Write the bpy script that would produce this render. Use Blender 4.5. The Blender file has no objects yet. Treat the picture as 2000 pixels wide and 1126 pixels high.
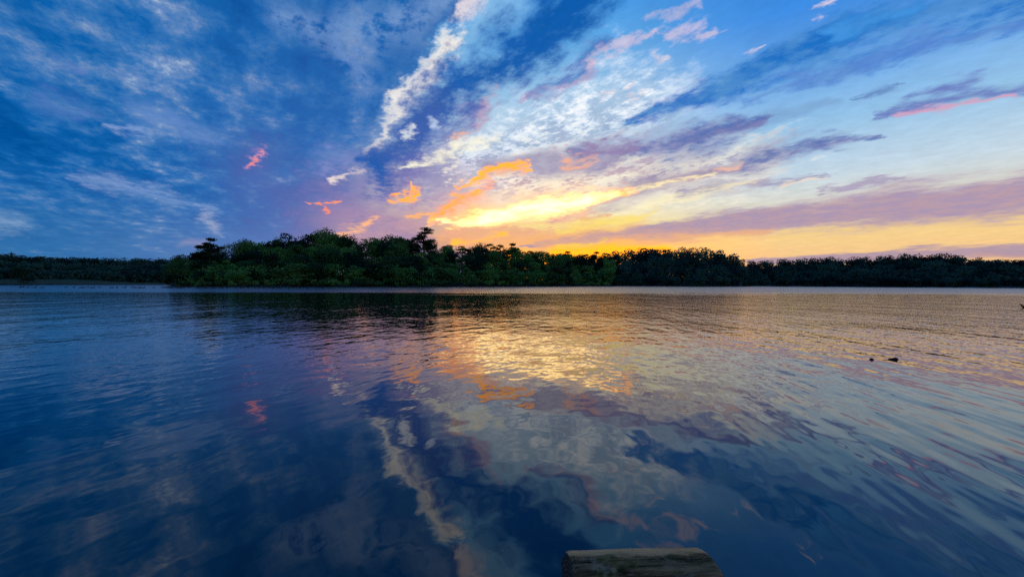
import bpy, math, random
import numpy as np
from mathutils import Matrix, Vector

random.seed(7)
R = math.radians
scene = bpy.context.scene
COL = scene.collection

# ------------------------------------------------------------------ camera
F = 839.0                      # focal length in pixels of the 2000 px wide photograph
CAM_H = 1.35
PITCH = -math.atan((563 - 553.2) / F)
ROLL = 0.003
fwd = Vector((0, math.cos(PITCH), math.sin(PITCH)))
right = Vector((1, 0, 0)); up = right.cross(fwd)
right, up = (right * math.cos(ROLL) + up * math.sin(ROLL), up * math.cos(ROLL) - right * math.sin(ROLL))
cam_d = bpy.data.cameras.new('camera')
cam = bpy.data.objects.new('camera', cam_d)
COL.objects.link(cam)
m = Matrix((right, up, -fwd)).transposed().to_4x4()
m.translation = (0, 0, CAM_H)
cam.matrix_world = m
cam_d.sensor_width = 36
cam_d.lens = 36 * F / 2000
cam_d.clip_start = 0.05
cam_d.clip_end = 20000
scene.camera = cam


def pix(px, py):
    """direction (unit vector) of a pixel of the photograph"""
    return (fwd * F + right * (px - 1000) + up * (563 - py)).normalized()


def azel(px, py):
    d = pix(px, py)
    return math.atan2(d.x, d.y), math.asin(d.z)


def lin(c):
    return tuple(((v / 255) / 12.92 if v / 255 < 0.04045 else ((v / 255 + 0.055) / 1.055) ** 2.4) for v in c)


# ------------------------------------------------------------------ node helper
class G:
    """small expression builder for node trees"""
    def __init__(self, tree):
        self.t = tree

    def n(self, kind, **kw):
        nd = self.t.nodes.new(kind)
        for k, v in kw.items():
            setattr(nd, k, v)
        return nd

    def put(self, nd, i, v):
        if v is None:
            return
        if isinstance(v, bpy.types.NodeSocket):
            self.t.links.new(v, nd.inputs[i])
        else:
            nd.inputs[i].default_value = v

    def m(self, op, a, b=None, c=None, clamp=False):
        nd = self.n('ShaderNodeMath', operation=op, use_clamp=clamp)
        self.put(nd, 0, a); self.put(nd, 1, b); self.put(nd, 2, c)
        return nd.outputs[0]

    def v(self, op, a, b=None, c=None):
        nd = self.n('ShaderNodeVectorMath', operation=op)
        self.put(nd, 0, a)
        if b is not None:
            self.put(nd, 3 if op == 'SCALE' else 1, b)
        if c is not None:
            self.put(nd, 2, c)
        return nd.outputs['Value' if op in ('DOT_PRODUCT', 'LENGTH', 'DISTANCE') else 'Vector']

    def xyz(self, x, y, z=0.0):
        nd = self.n('ShaderNodeCombineXYZ')
        self.put(nd, 0, x); self.put(nd, 1, y); self.put(nd, 2, z)
        return nd.outputs[0]

    def sep(self, v):
        nd = self.n('ShaderNodeSeparateXYZ'); self.put(nd, 0, v)
        return nd.outputs

    def noise(self, vec, scale, detail=4, rough=0.5, dist=0.0, out='Fac', dims='3D', lac=2.0):
        nd = self.n('ShaderNodeTexNoise', noise_dimensions=dims)
        self.put(nd, 'Vector', vec)
        nd.inputs['Scale'].default_value = scale
        nd.inputs['Detail'].default_value = detail
        nd.inputs['Roughness'].default_value = rough
        nd.inputs['Lacunarity'].default_value = lac
        nd.inputs['Distortion'].default_value = dist
        return nd.outputs['Fac' if out == 'Fac' else 'Color']

    def mr(self, x, a, b, c=0.0, d=1.0, smooth=True):
        nd = self.n('ShaderNodeMapRange', interpolation_type='SMOOTHSTEP' if smooth else 'LINEAR')
        self.put(nd, 0, x); self.put(nd, 1, a); self.put(nd, 2, b); self.put(nd, 3, c); self.put(nd, 4, d)
        return nd.outputs[0]

    def ramp(self, x, stops, interp='LINEAR'):
        nd = self.n('ShaderNodeValToRGB'); self.put(nd, 0, x)
        cr = nd.color_ramp; cr.interpolation = interp
        while len(cr.elements) < len(stops):
            cr.elements.new(0.5)
        for e, (p, c) in zip(cr.elements, stops):
            e.position = p
            e.color = (*c, 1) if isinstance(c, tuple) else (c, c, c, 1)
        return nd.outputs[0]

    def mix(self, f, a, b):
        nd = self.n('ShaderNodeMix', data_type='RGBA')
        self.put(nd, 0, f)
        self.put(nd, 6, a if isinstance(a, bpy.types.NodeSocket) else (*a, 1))
        self.put(nd, 7, b if isinstance(b, bpy.types.NodeSocket) else (*b, 1))
        return nd.outputs[2]


# ------------------------------------------------------------------ sky (world)
WARP, GRAIN = 0.26, 0.30
# bands of cloud: (kind field, points (px, py, half width), colour, opacity, softness, raggedness, second colour, break-up)
STROKES = []


def S(pts, color, op=1.0, soft=0.9, rag=1.3, f='E', c2=None, thr=None):
    STROKES.append((pts, color, op, soft, rag, f, c2, thr))


def sky_strokes():
    # thin altocumulus veil in the right half (white and grey flecks)
    S([(860, 330, 70), (1130, 235, 80), (1330, 190, 34)], (218, 230, 244), 0.75, 1.1, 1.4, 'M')
    S([(880, 310, 60), (1130, 245, 70), (1300, 220, 44)], (118, 152, 196), 0.9, 1.1, 1.2, 'M', None, (-0.06, 0.16))
    S([(1010, 350, 40), (1350, 330, 45), (1500, 310, 30)], (250, 238, 212), 0.8, 1.0, 1.2)
    S(None, None)                                   # here the great deck on the left is laid in
    # soft mauve body round the glow
    S([(650, 410, 62), (760, 430, 70), (900, 500, 55)], (146, 130, 180), 0.85, 1.2, 0.5)
    S([(660, 470, 60), (800, 440, 60), (900, 380, 45)], (200, 156, 166), 0.8, 1.2, 0.7)
    S([(700, 350, 45), (860, 345, 40)], (128, 124, 180), 0.8, 1.0, 1.0)
    S([(500, 330, 60), (560, 400, 70), (600, 450, 50)], (88, 104, 172), 0.7, 1.3, 0.8)
    # pale rolls on the left
    S([(140, 345, 8), (230, 358, 15), (330, 385, 9), (410, 412, 7)], (126, 156, 206), 0.8, 1.2, 1.6)
    S([(-30, 428, 22), (55, 440, 10)], (124, 158, 198), 0.9, 1.3, 1.4)
    S([(220, 252, 7), (285, 276, 6)], (138, 166, 214), 0.7, 1.3, 1.6)
    S([(300, 235, 26), (410, 265, 20)], (110, 144, 202), 0.7, 1.3, 1.6)
    S([(115, 135, 10), (150, 150, 8)], (104, 132, 196), 0.7, 1.3, 1.6)
    S([(100, 195, 18), (165, 215, 14)], (100, 132, 196), 0.6, 1.3, 1.6)
    S([(405, 430, 9), (425, 458, 7)], (166, 178, 206), 0.7, 1.3, 1.6)
    S([(360, 476, 8), (400, 478, 7)], (152, 150, 184), 0.7, 1.3, 0.8)
    S([(560, 30, 30), (700, 60, 40), (830, 60, 40), (880, 30, 30)], (140, 172, 220), 0.85, 1.2, 1.6, 'M', None, (-0.18, 0.18))
    S([(660, 100, 26), (720, 170, 18)], (140, 168, 220), 0.7, 1.2, 1.8, 'M', None, (-0.15, 0.18))
    S([(640, 300, 28), (720, 320, 20)], (132, 150, 204), 0.6, 1.3, 1.3)
    # bright gap and lit rim of the deck
    S([(1010, -20, 52), (935, 85, 24), (860, 150, 10)], (134, 190, 234), 0.92, 0.9, 1.0)
    S([(985, -12, 11), (940, 15, 15), (905, 55, 8)], (232, 220, 224), 0.8, 1.1, 1.8)
    S([(915, 95, 9), (888, 125, 12), (820, 180, 12), (768, 214, 12), (752, 245, 10), (722, 305, 7)], (262, 254, 240), 1.0, 1.0, 1.4)
    S([(850, 190, 20), (780, 240, 16)], (176, 196, 228), 0.6, 1.2, 1.3)
    # dark blue street through the top centre
    S([(1165, -40, 42), (1080, 50, 38), (985, 125, 42), (880, 200, 42), (800, 270, 44), (735, 330, 36)], (8, 88, 170), 0.97, 0.72, 0.95)
    S([(860, 225, 38), (780, 300, 44)], (74, 98, 172), 0.7, 1.2, 0.8)
    S([(800, 345, 24), (870, 290, 16), (925, 215, 10)], (132, 118, 178), 0.5, 1.3, 1.0)
    S([(975, 175, 6), (960, 195, 7), (905, 262, 6)], (226, 166, 176), 0.4, 1.3, 1.6)
    S([(800, 258, 8), (812, 252, 8)], (226, 232, 238), 0.8, 1.1, 1.8)
    S([(858, 244, 7), (866, 246, 6)], (190, 208, 236), 0.8, 1.1, 1.8)
    # second street, thin, rosy below
    S([(1180, 88, 16), (1110, 130, 20), (1030, 185, 13)], (64, 110, 186), 0.9, 1.0, 1.4)
    S([(1150, 128, 8), (1080, 165, 9), (1012, 192, 6)], (178, 150, 188), 0.7, 1.2, 1.5)
    S([(1250, 100, 13), (1200, 105, 13), (1145, 120, 9)], (214, 192, 212), 0.6, 1.0, 2.4, 'M')
    S([(1345, 10, 6), (1300, 30, 8), (1262, 50, 6)], (190, 186, 216), 0.65, 1.1, 2.0)
    S([(1390, 72, 7), (1340, 72, 15), (1272, 80, 8)], (220, 200, 216), 0.62, 1.0, 2.4, 'M')
    for fx, fy, fw in ((1465, 92, 7), (1595, 22, 6), (1618, 12, 5), (1480, 85, 4), (1282, 130, 7), (1232, 176, 6), (1255, 185, 6), (1190, 190, 6)):
        S([(fx - fw, fy + 2, fw), (fx + fw, fy - 2, fw * 0.8)], (226, 212, 222), 0.75, 1.2, 1.8, 'M')
    # the street in the upper right
    S([(2080, -30, 48), (1900, 12, 46), (1700, 58, 40), (1560, 108, 32), (1420, 170, 26), (1310, 212, 14), (1225, 238, 4)], (16, 106, 192), 0.94, 0.85, 1.2, 'E', (72, 138, 206))
    S([(2050, 22, 12), (1800, 82, 12), (1600, 136, 10), (1450, 190, 7)], (88, 130, 204), 0.75, 1.3, 0.8)
    S([(1800, 25, 16), (1640, 62, 16)], (72, 152, 224), 0.75, 1.2, 1.9, 'M')
    S([(1756, 172, 3), (1700, 186, 6), (1660, 200, 3)], (100, 136, 190), 0.85, 1.1, 1.2)
    S([(1620, 205, 10), (1480, 240, 14), (1360, 262, 10)], (122, 162, 206), 0.75, 1.2, 1.4)
    # rosy streak at the right edge
    S([(2060, 158, 15), (1900, 178, 13), (1800, 205, 11), (1720, 222, 6)], (106, 124, 190), 0.95, 1.0, 0.8)
    S([(2000, 182, 4), (1860, 207, 6), (1760, 222, 5)], (226, 158, 184), 0.85, 1.3, 0.6)
    # fine alternating streaks of mauve and cream round the glow
    S([(860, 330, 34), (1150, 325, 52), (1450, 300, 40)], (160, 150, 188), 0.9, 1.0, 0.5, 'E', None, (-0.03, 0.2))
    S([(950, 360, 30), (1200, 350, 44), (1480, 350, 24)], (196, 160, 176), 0.9, 1.0, 0.5, 'E', None, (-0.04, 0.2))
    S([(900, 320, 40), (1200, 330, 55), (1550, 320, 40)], (256, 246, 226), 0.9, 1.0, 0.5, 'E', None, (0.0, -0.22))
    S([(1020, 235, 36), (1150, 215, 44), (1280, 185, 24)], (250, 250, 252), 0.9, 1.0, 0.5, 'M', None, (0.0, -0.2))
    # grey violet banks right of the centre
    S([(1490, 240, 10), (1400, 262, 26), (1290, 285, 28), (1180, 300, 18), (1120, 305, 9)], (84, 108, 174), 0.95, 1.0, 1.5, 'E', (132, 130, 180))
    S([(1710, 270, 5), (1600, 282, 17), (1500, 305, 20), (1400, 330, 11)], (90, 110, 172), 0.95, 1.0, 1.3, 'E', (132, 134, 186))
    S([(1610, 342, 5), (1540, 352, 8), (1440, 362, 9), (1330, 375, 8)], (156, 150, 184), 0.9, 1.0, 1.4)
    S([(1400, 330, 14), (1280, 352, 18), (1180, 392, 16), (1080, 428, 10)], (152, 138, 172), 0.9, 1.0, 1.4)
    S([(1200, 322, 12), (1050, 318, 18), (950, 330, 12)], (150, 140, 178), 0.85, 1.1, 1.6)
    S([(1240, 290, 14), (1150, 300, 10)], (160, 134, 172), 0.7, 1.1, 1.4)
    S([(1440, 318, 5), (1400, 326, 6)], (246, 196, 170), 0.85, 1.1, 1.3)
    S([(1600, 352, 3), (1530, 362, 5)], (250, 222, 196), 0.85, 1.1, 1.2)
    S([(1480, 352, 5), (1300, 395, 9), (1180, 420, 7)], (252, 240, 196), 0.7, 1.1, 1.5)
    S([(1160, 312, 5), (1105, 320, 6)], (252, 180, 140), 0.85, 1.1, 1.4)
    # pale silver streak under the dark street
    S([(785, 334, 4), (850, 308, 9), (905, 275, 10), (960, 265, 9)], (250, 244, 222), 0.92, 1.1, 1.6)
    S([(650, 352, 4), (700, 340, 8)], (240, 222, 216), 0.9, 1.1, 1.5)
    # peach body low in the centre and the long mauve band to the right
    S([(860, 470, 22), (1050, 470, 24), (1250, 455, 24)], (240, 176, 124), 0.9, 0.9, 0.5)
    S([(2080, 372, 44), (1800, 398, 40), (1500, 428, 27), (1280, 452, 17), (1130, 470, 8), (1000, 480, 2)], (166, 146, 176), 0.96, 0.5, 0.4, 'E', (186, 156, 172))
    S([(1500, 452, 8), (1250, 466, 13), (1060, 478, 12)], (240, 178, 130), 0.9, 1.2, 0.4)
    S([(1780, 352, 3), (1700, 362, 6), (1600, 375, 3)], (168, 154, 186), 0.85, 1.0, 1.0)
    S([(880, 452, 10), (980, 452, 12), (1100, 440, 10), (1190, 420, 6)], (222, 164, 142), 0.85, 1.1, 1.2)
    # low band on the right horizon
    S([(2100, 488, 14), (1800, 494, 12), (1600, 506, 9), (1460, 512, 4)], (176, 150, 168), 0.95, 0.4, 0.2)
    S([(2100, 498, 3), (1900, 500, 3)], (206, 160, 152), 0.7, 1.0, 0.3)
    # the glow itself: a torn opening above the point
    S([(900, 420, 32), (1120, 396, 34)], (300, 210, 128), 0.5, 1.3, 0.7)
    S([(842, 441, 4), (920, 427, 11), (1040, 407, 17), (1140, 392, 15), (1230, 370, 7)], (345, 226, 112), 0.9, 1.2, 1.1)
    S([(862, 440, 3), (940, 427, 10), (1050, 407, 14), (1130, 393, 12), (1200, 378, 6)], (370, 306, 205), 0.97, 1.1, 0.9)
    S([(940, 427, 6), (1050, 406, 8), (1150, 389, 6)], (405, 352, 240), 0.95, 1.2, 1.0)
    S([(1220, 372, 4), (1300, 352, 6), (1400, 342, 4)], (276, 252, 190), 0.8, 1.1, 1.4)
    S([(1290, 410, 5), (1180, 436, 10), (1090, 446, 6)], (255, 226, 110), 0.8, 1.1, 1.2)
    S([(1130, 436, 4), (1060, 442, 5), (1000, 446, 3)], (255, 232, 150), 0.8, 1.0, 1.3)
    S([(1300, 487, 13), (1180, 488, 12), (1080, 492, 10)], (345, 206, 22), 0.9, 0.9, 0.3)
    S([(1180, 470, 4), (1090, 482, 4)], (255, 214, 80), 0.8, 1.0, 0.6)
    # burning flecks
    fire = (312, 196, 10); ember = (268, 156, 100)
    S([(1035, 325, 2), (985, 330, 5), (940, 344, 5), (895, 358, 3)], fire, 1.0, 1.1, 1.7)
    S([(1020, 332, 6), (950, 350, 8)], (270, 178, 110), 0.5, 1.2, 1.4)
    S([(822, 371, 4), (806, 380, 6), (760, 386, 4)], (300, 190, 40), 0.97, 1.1, 2.2, 'M')
    S([(804, 366, 2), (806, 372, 3)], fire, 0.8, 0.9, 2.0, 'M')
    S([(930, 376, 4), (895, 386, 6), (872, 408, 6), (850, 430, 4)], (318, 204, 30), 0.97, 1.1, 2.2, 'M')
    S([(862, 419, 3), (785, 422, 4)], (280, 190, 90), 0.9, 1.1, 1.8)
    S([(960, 358, 5), (900, 390, 14), (860, 420, 10)], (300, 170, 84), 0.75, 1.2, 1.7)
    S([(665, 389, 2), (625, 398, 5), (600, 395, 3)], ember, 0.95, 0.9, 1.8)
    S([(634, 402, 5), (635, 420, 3)], (262, 146, 108), 0.9, 0.9, 1.8)
    S([(732, 424, 3), (700, 444, 7), (668, 458, 7)], (270, 194, 130), 0.9, 1.2, 1.7)
    S([(515, 287, 4), (505, 305, 9), (485, 322, 7)], (190, 142, 190), 0.6, 1.2, 2.2, 'M')
    S([(512, 300, 2), (494, 312, 2)], (250, 150, 150), 0.7, 1.0, 2.0)
    S([(500, 318, 3), (484, 324, 3)], (250, 146, 140), 0.8, 1.0, 1.8)
    S([(985, 460, 3), (930, 469, 5), (880, 476, 3)], (330, 200, 70), 0.95, 1.0, 1.5)
    S([(915, 252, 4), (893, 262, 4)], (252, 182, 140), 0.6, 1.1, 1.8)


def group(name, ins, outs):
    t = bpy.data.node_groups.new(name, 'ShaderNodeTree')
    for n_, k in ins:
        t.interface.new_socket(n_, in_out='INPUT', socket_type='NodeSocket' + k)
    for n_, k in outs:
        t.interface.new_socket(n_, in_out='OUTPUT', socket_type='NodeSocket' + k)
    gi = t.nodes.new('NodeGroupInput'); go = t.nodes.new('NodeGroupOutput')
    return t, G(t), gi.outputs, go.inputs


def build_sky():
    sky_strokes()
    # one stretch of a band: distance to the segment over the local half width
    tseg, g, i, o = group('band_segment', [('P', 'Vector'), ('A', 'Vector'), ('BA', 'Vector'), ('BL', 'Vector'), ('W', 'Float'), ('DW', 'Float'), ('Prev', 'Float')], [('R', 'Float')])
    pa = g.v('SUBTRACT', i['P'], i['A'])
    h = g.m('ADD', g.v('DOT_PRODUCT', pa, i['BL']), 0.0, clamp=True)
    d = g.v('DISTANCE', i['P'], g.v('MULTIPLY_ADD', g.xyz(h, h, 0.0), i['BA'], i['A']))
    r = g.m('DIVIDE', d, g.m('MULTIPLY_ADD', h, i['DW'], i['W']))
    tseg.links.new(g.m('MINIMUM', r, i['Prev']), o['R'])
    tfin, g, i, o = group('band_mask', [('R', 'Float'), ('Field', 'Float'), ('Rag', 'Float'), ('Lo', 'Float'), ('Hi', 'Float'), ('Op', 'Float'), ('Col', 'Color'), ('Band', 'Color')], [('Col', 'Color')])
    mk = g.mr(g.m('ADD', g.m('MAXIMUM', g.m('MULTIPLY', i['Field'], i['Rag']), -0.9), i['R']), i['Lo'], i['Hi'], i['Op'], 0.0)
    tfin.links.new(g.mix(mk, i['Col'], i['Band']), o['Col'])

    w = bpy.data.worlds.new('World'); scene.world = w
    w.use_nodes = True
    t = w.node_tree; t.nodes.clear()
    g = G(t)
    tc = g.n('ShaderNodeTexCoord')
    dv = g.v('NORMALIZE', tc.outputs['Generated'])
    x, y, z = g.sep(dv)
    az = g.m('ARCTAN2', x, y)
    el = g.m('ARCSINE', z)
    P0 = g.xyz(az, el, 0.0)
    # the cloud layer as a plane overhead: everything converges towards the horizon
    zz = g.m('ADD', g.m('MAXIMUM', z, 0.0), 0.09)
    cx = g.m('DIVIDE', x, zz); cy = g.m('DIVIDE', y, zz)
    va = R(-30)                                   # the cloud streets run towards this azimuth
    ca, sa = math.cos(va), math.sin(va)
    along = g.m('MULTIPLY_ADD', cx, sa, g.m('MULTIPLY', cy, ca))
    acrs = g.m('MULTIPLY_ADD', cx, ca, g.m('MULTIPLY', cy, -sa))
    Pst = g.xyz(g.m('MULTIPLY', along, 0.38), acrs, 0.0)      # stretched along the streets
    Piso = g.xyz(g.m('MULTIPLY', along, 0.75), acrs, 0.0)
    warp = g.v('SUBTRACT', g.noise(Piso, 2.2, 3, 0.55, out='Color', dims='2D'), (0.5, 0.5, 0.5))
    # the warp shrinks towards the horizon with the perspective of the layer
    wz = g.m('MULTIPLY_ADD', g.m('MAXIMUM', z, 0.0), WARP, 0.006)
    P1 = g.v('MULTIPLY_ADD', warp, g.xyz(wz, wz, 0.0), P0)
    wfine = g.v('SUBTRACT', g.noise(Piso, 13.0, 4, 0.62, out='Color', dims='2D'), (0.5, 0.5, 0.5))
    wz2 = g.m('MULTIPLY', wz, 0.34)
    P1 = g.v('MULTIPLY_ADD', wfine, g.xyz(g.m('MULTIPLY', wz2, 1.6), wz2, 0.0), P1)
    nA = g.noise(Pst, 1.3, 4, 0.55, dims='2D')
    nB = g.noise(Pst, 4.2, 7, 0.66, dims='2D')               # streaky
    nC = g.noise(Piso, 7.0, 7, 0.66, dims='2D')              # mottled
    nF = g.noise(Piso, 21.0, 5, 0.65, dims='2D')
    nE = g.m('SUBTRACT', g.m('MULTIPLY_ADD', nF, 0.5, g.m('MULTIPLY_ADD', nC, 0.55, g.m('MULTIPLY', nB, 0.8))), 0.925)     # edge raggedness
    nM = g.m('SUBTRACT', g.m('MULTIPLY_ADD', nF, 0.6, g.m('MULTIPLY', nC, 0.9)), 0.75)
    fields = {'E': nE, 'M': nM}

    e01 = g.m('DIVIDE', el, R(90), clamp=True)

    def st(*a):
        return [(d / 90, lin(c)) for d, c in a]
    sky_r = g.ramp(e01, st((0, (228, 172, 132)), (3.0, (246, 200, 142)), (6.0, (248, 213, 142)), (8.5, (222, 218, 202)), (12, (196, 216, 230)),
                           (17, (150, 196, 232)), (22, (112, 172, 234)), (28, (62, 140, 226)), (40, (28, 108, 200)), (60, (22, 90, 176)), (90, (20, 82, 162))))
    sky_c = g.ramp(e01, st((0, (300, 178, 20)), (3.5, (345, 206, 24)), (7, (255, 228, 140)), (10, (250, 238, 206)), (14, (238, 234, 226)), (18, (204, 222, 238)),
                           (23, (160, 204, 236)), (29, (98, 172, 232)), (36, (40, 134, 220)), (60, (22, 90, 176)), (90, (20, 82, 162))))
    sky_l = g.ramp(e01, st((0, (104, 132, 176)), (5, (84, 122, 176)), (14, (40, 104, 172)), (30, (20, 92, 168)), (60, (20, 84, 160)), (90, (20, 82, 162))))
    fc = g.m('MULTIPLY', g.mr(az, R(-45), R(-4)), g.mr(az, R(8), R(34), 1.0, 0.0))
    fl = g.mr(az, R(-10), R(-30))
    fb = g.mr(y, 0.25, -0.35)                     # behind the viewer an unseen clearer sky, added to light the trees
    base = g.mix(fc, sky_r, sky_c)
    base = g.mix(fl, base, sky_l)
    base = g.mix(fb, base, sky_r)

    # the great deck on the left: boundary azimuth as a function of elevation
    bnd = [(1010, -60), (975, 0), (905, 100), (760, 225), (725, 300), (690, 350), (720, 410), (900, 480), (960, 550)]
    rows = sorted((azel(px, py)[1], azel(px, py)[0]) for px, py in bnd)
    stops = [(max(0.0, e / R(90)), a / R(180) + 0.5) for e, a in rows]
    stops.append((0.75, R(-30) / R(180) + 0.5)); stops.append((1.0, R(-30) / R(180) + 0.5))
    p1x, p1y, _ = g.sep(P1)
    bv = g.ramp(g.m('DIVIDE', p1y, R(90), clamp=True), stops)
    bz = g.m('MULTIPLY', g.m('SUBTRACT', bv, 0.5), R(180))
    sd = g.m('MULTIPLY_ADD', nE, 0.09, g.m('SUBTRACT', bz, p1x))       # > 0 on the left of the edge
    deck = g.mr(sd, -0.03, 0.05)
    deck = g.m('MULTIPLY', deck, g.m('SUBTRACT', 1.0, g.m('MULTIPLY', fb, g.mr(nA, 0.62, 0.42))))  # unseen deck behind the viewer broken up to let the brighter sky through
    roll = g.m('ADD', g.m('MULTIPLY', nA, 0.45), g.m('ADD', g.m('MULTIPLY', nB, 0.45), g.m('MULTIPLY_ADD', nF, 0.15, g.m('MULTIPLY', nC, 0.62))))
    dk = g.ramp(g.mr(roll, 0.62, 1.06, smooth=False), [(0.0, lin((0, 78, 150))), (0.35, lin((14, 96, 170))), (0.6, lin((54, 116, 182))), (0.82, lin((106, 142, 194))), (1.0, lin((164, 188, 218)))])
    near = g.m('MULTIPLY', g.mr(az, R(-46), R(-22)), g.mr(el, R(40), R(8)))
    dk = g.mix(g.m('MULTIPLY', near, 0.5), dk, lin((66, 110, 184)))
    lowl = g.m('MULTIPLY', g.mr(el, R(11), R(2)), 0.75)
    dk = g.mix(lowl, dk, g.mix(g.mr(az, R(-50), R(-28)), lin((50, 112, 168)), lin((104, 132, 188))))

    # the bands are looked up per patch of sky: each patch holds only those that reach into it
    SEG = []
    for si, (pts, color, op, soft, rag, f, c2, thr) in enumerate(STROKES):
        if pts is None:
            continue
        for (ax, ay, aw), (bx, by, bw) in zip(pts[:-1], pts[1:]):
            a = azel(ax, ay); b = azel(bx, by)
            wa = aw / F * math.cos(a[0]); wb = bw / F * math.cos(b[0])
            mg = max(wa, wb) * (1.9 + 0.8 * soft) + (WARP * max(0, math.sin(max(a[1], b[1]))) + 0.006) * 0.5 + 0.004
            SEG.append((si, a, b, wa, wb, mg))

    def hits(segs, lo, hi):
        out = []
        for sg in segs:
            _, a, b, wa, wb, mg = sg
            if any(max(a[j], b[j]) + mg < lo[j] or min(a[j], b[j]) - mg > hi[j] for j in (0, 1)):
                continue
            # distance from the cell centre to the segment against the cell's half diagonal
            A = Vector(a); B = Vector(b); c = Vector(((lo[0] + hi[0]) / 2, (lo[1] + hi[1]) / 2))
            h = max(0, min(1, (c - A).dot(B - A) / (B - A).length_squared))
            if (A + (B - A) * h - c).length > mg + math.hypot(hi[0] - lo[0], hi[1] - lo[1]) / 2:
                continue
            out.append(sg)
        return out

    def paint(segs, lo, hi):
        j = 2e-6 * (len(cells) + 1)               # keeps the patches apart in the shader compiler
        tg, gg, i, o = group('sky_patch', [('P', 'Vector'), ('E', 'Float'), ('M', 'Float'), ('C', 'Float'), ('Base', 'Color'), ('Deck', 'Float'), ('Dk', 'Color'), ('Z', 'Float')], [('Col', 'Color')])
        col = i['Base']
        mine = {}
        for sg in segs:
            mine.setdefault(sg[0], []).append(sg)
        for si, (pts, color, op, soft, rag, f, c2, thr) in enumerate(STROKES):
            if pts is None:
                col = gg.mix(i['Deck'], col, i['Dk']); continue
            if si not in mine:
                continue
            prev = 100.0
            for _, a, b, wa, wb, mg in mine[si]:
                A = Vector((a[0] + j, a[1], 0)); BA = Vector((b[0] - a[0], b[1] - a[1], 0))
                nd = gg.n('ShaderNodeGroup'); nd.node_tree = tseg
                gg.put(nd, 0, i['P']); nd.inputs[1].default_value = A; nd.inputs[2].default_value = BA
                nd.inputs[3].default_value = BA / BA.length_squared
                nd.inputs[4].default_value = wa; nd.inputs[5].default_value = wb - wa
                gg.put(nd, 6, prev); prev = nd.outputs[0]
            nd = gg.n('ShaderNodeGroup'); nd.node_tree = tfin
            gg.put(nd, 0, prev); gg.put(nd, 1, i[f]); nd.inputs[2].default_value = rag * 2.6
            nd.inputs[3].default_value = 1 - 1.25 * soft; nd.inputs[4].default_value = 1 + 0.8 * soft
            gg.put(nd, 5, op if thr is None else gg.mr(i[f], thr[0] + j, thr[1], 0.0, op))
            gg.put(nd, 6, col)
            if c2 is None:
                nd.inputs[7].default_value = (*lin(color), 1)
            else:
                gg.put(nd, 7, gg.mix(gg.mr(i['C'], 0.35 + j, 0.65), lin(color), lin(c2)))
            col = nd.outputs[0]
        gr = gg.m('MULTIPLY_ADD', i['M'], -GRAIN + j, 1.0)          # fine grain of the layer
        col = gg.v('SCALE', col, gr)
        col = gg.mix(gg.mr(i['Z'], j, -0.12), col, lin((18, 30, 44)))
        tg.links.new(col, o['Col'])
        cells.append(len(segs))
        nd = g.n('ShaderNodeGroup'); nd.node_tree = tg
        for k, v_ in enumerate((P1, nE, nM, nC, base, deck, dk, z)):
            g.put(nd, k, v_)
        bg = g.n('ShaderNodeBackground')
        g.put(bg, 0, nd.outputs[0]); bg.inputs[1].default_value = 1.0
        return bg.outputs[0]

    cells = []

    def split(segs, lo, hi, depth=0):
        """the halves are exact, only cheaper to work out"""
        best = None
        if depth < 7 and len(segs) > 11:
            for ax in (0, 1):
                size = hi[ax] - lo[ax]
                if size < R(4):
                    continue
                for fr in ((0.5,) if depth else (0.35, 0.5, 0.65)):
                    v_ = lo[ax] + size * fr
                    h2 = list(hi); h2[ax] = v_
                    l2 = list(lo); l2[ax] = v_
                    s1 = hits(segs, lo, h2); s2 = hits(segs, l2, hi)
                    cost = len(s1) * fr + len(s2) * (1 - fr)
                    if best is None or cost < best[0]:
                        best = (cost, ax, v_, h2, l2, s1, s2)
        if best is None or best[0] > len(segs) * 0.9:
            return paint(segs, lo, hi)
        _, ax, v_, h2, l2, s1, s2 = best
        return branch(ax, v_, split(s1, lo, h2, depth + 1), split(s2, l2, hi, depth + 1))

    def branch(ax, v_, a, b):
        f_ = g.m('GREATER_THAN', az if ax == 0 else el, v_)
        nd = g.n('ShaderNodeMixShader')
        g.put(nd, 0, f_); g.put(nd, 1, a); g.put(nd, 2, b)
        return nd.outputs[0]

    sh = split(hits(SEG, (-0.96, 0.0), (0.96, 0.66)), [-0.96, 0.0], [0.96, 0.66])
    # outside the front window
    for ax, v_, lo, hi, flip in ((1, 0.66, (-0.96, 0.66), (0.96, 1.6), False), (0, 0.96, (0.96, -1), (3.2, 1.6), False), (0, -0.96, (-3.2, -1), (-0.96, 1.6), True)):
        oth = paint(hits(SEG, lo, hi), lo, hi)
        sh = branch(ax, v_, oth, sh) if flip else branch(ax, v_, sh, oth)
    out = g.n('ShaderNodeOutputWorld')
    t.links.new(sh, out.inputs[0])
    w.cycles.sampling_method = 'MANUAL'
    w.cycles.sample_map_resolution = 256


build_sky()

scene.cycles.use_adaptive_sampling = True
scene.cycles.adaptive_threshold = 0.012
scene.cycles.adaptive_min_samples = 20

# the sun stands just behind the wooded point, hidden by the trees
SUN_AZ, SUN_EL = R(-9), R(1.6)
sd_ = bpy.data.lights.new('sun', 'SUN'); sd_.energy = 2.0; sd_.angle = R(0.5); sd_.color = (1.0, 0.62, 0.28)
sun = bpy.data.objects.new('sun', sd_); COL.objects.link(sun)
sun.rotation_euler = Vector((math.sin(SUN_AZ) * math.cos(SUN_EL), math.cos(SUN_AZ) * math.cos(SUN_EL), math.sin(SUN_EL))).to_track_quat('Z', 'Y').to_euler()

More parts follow.
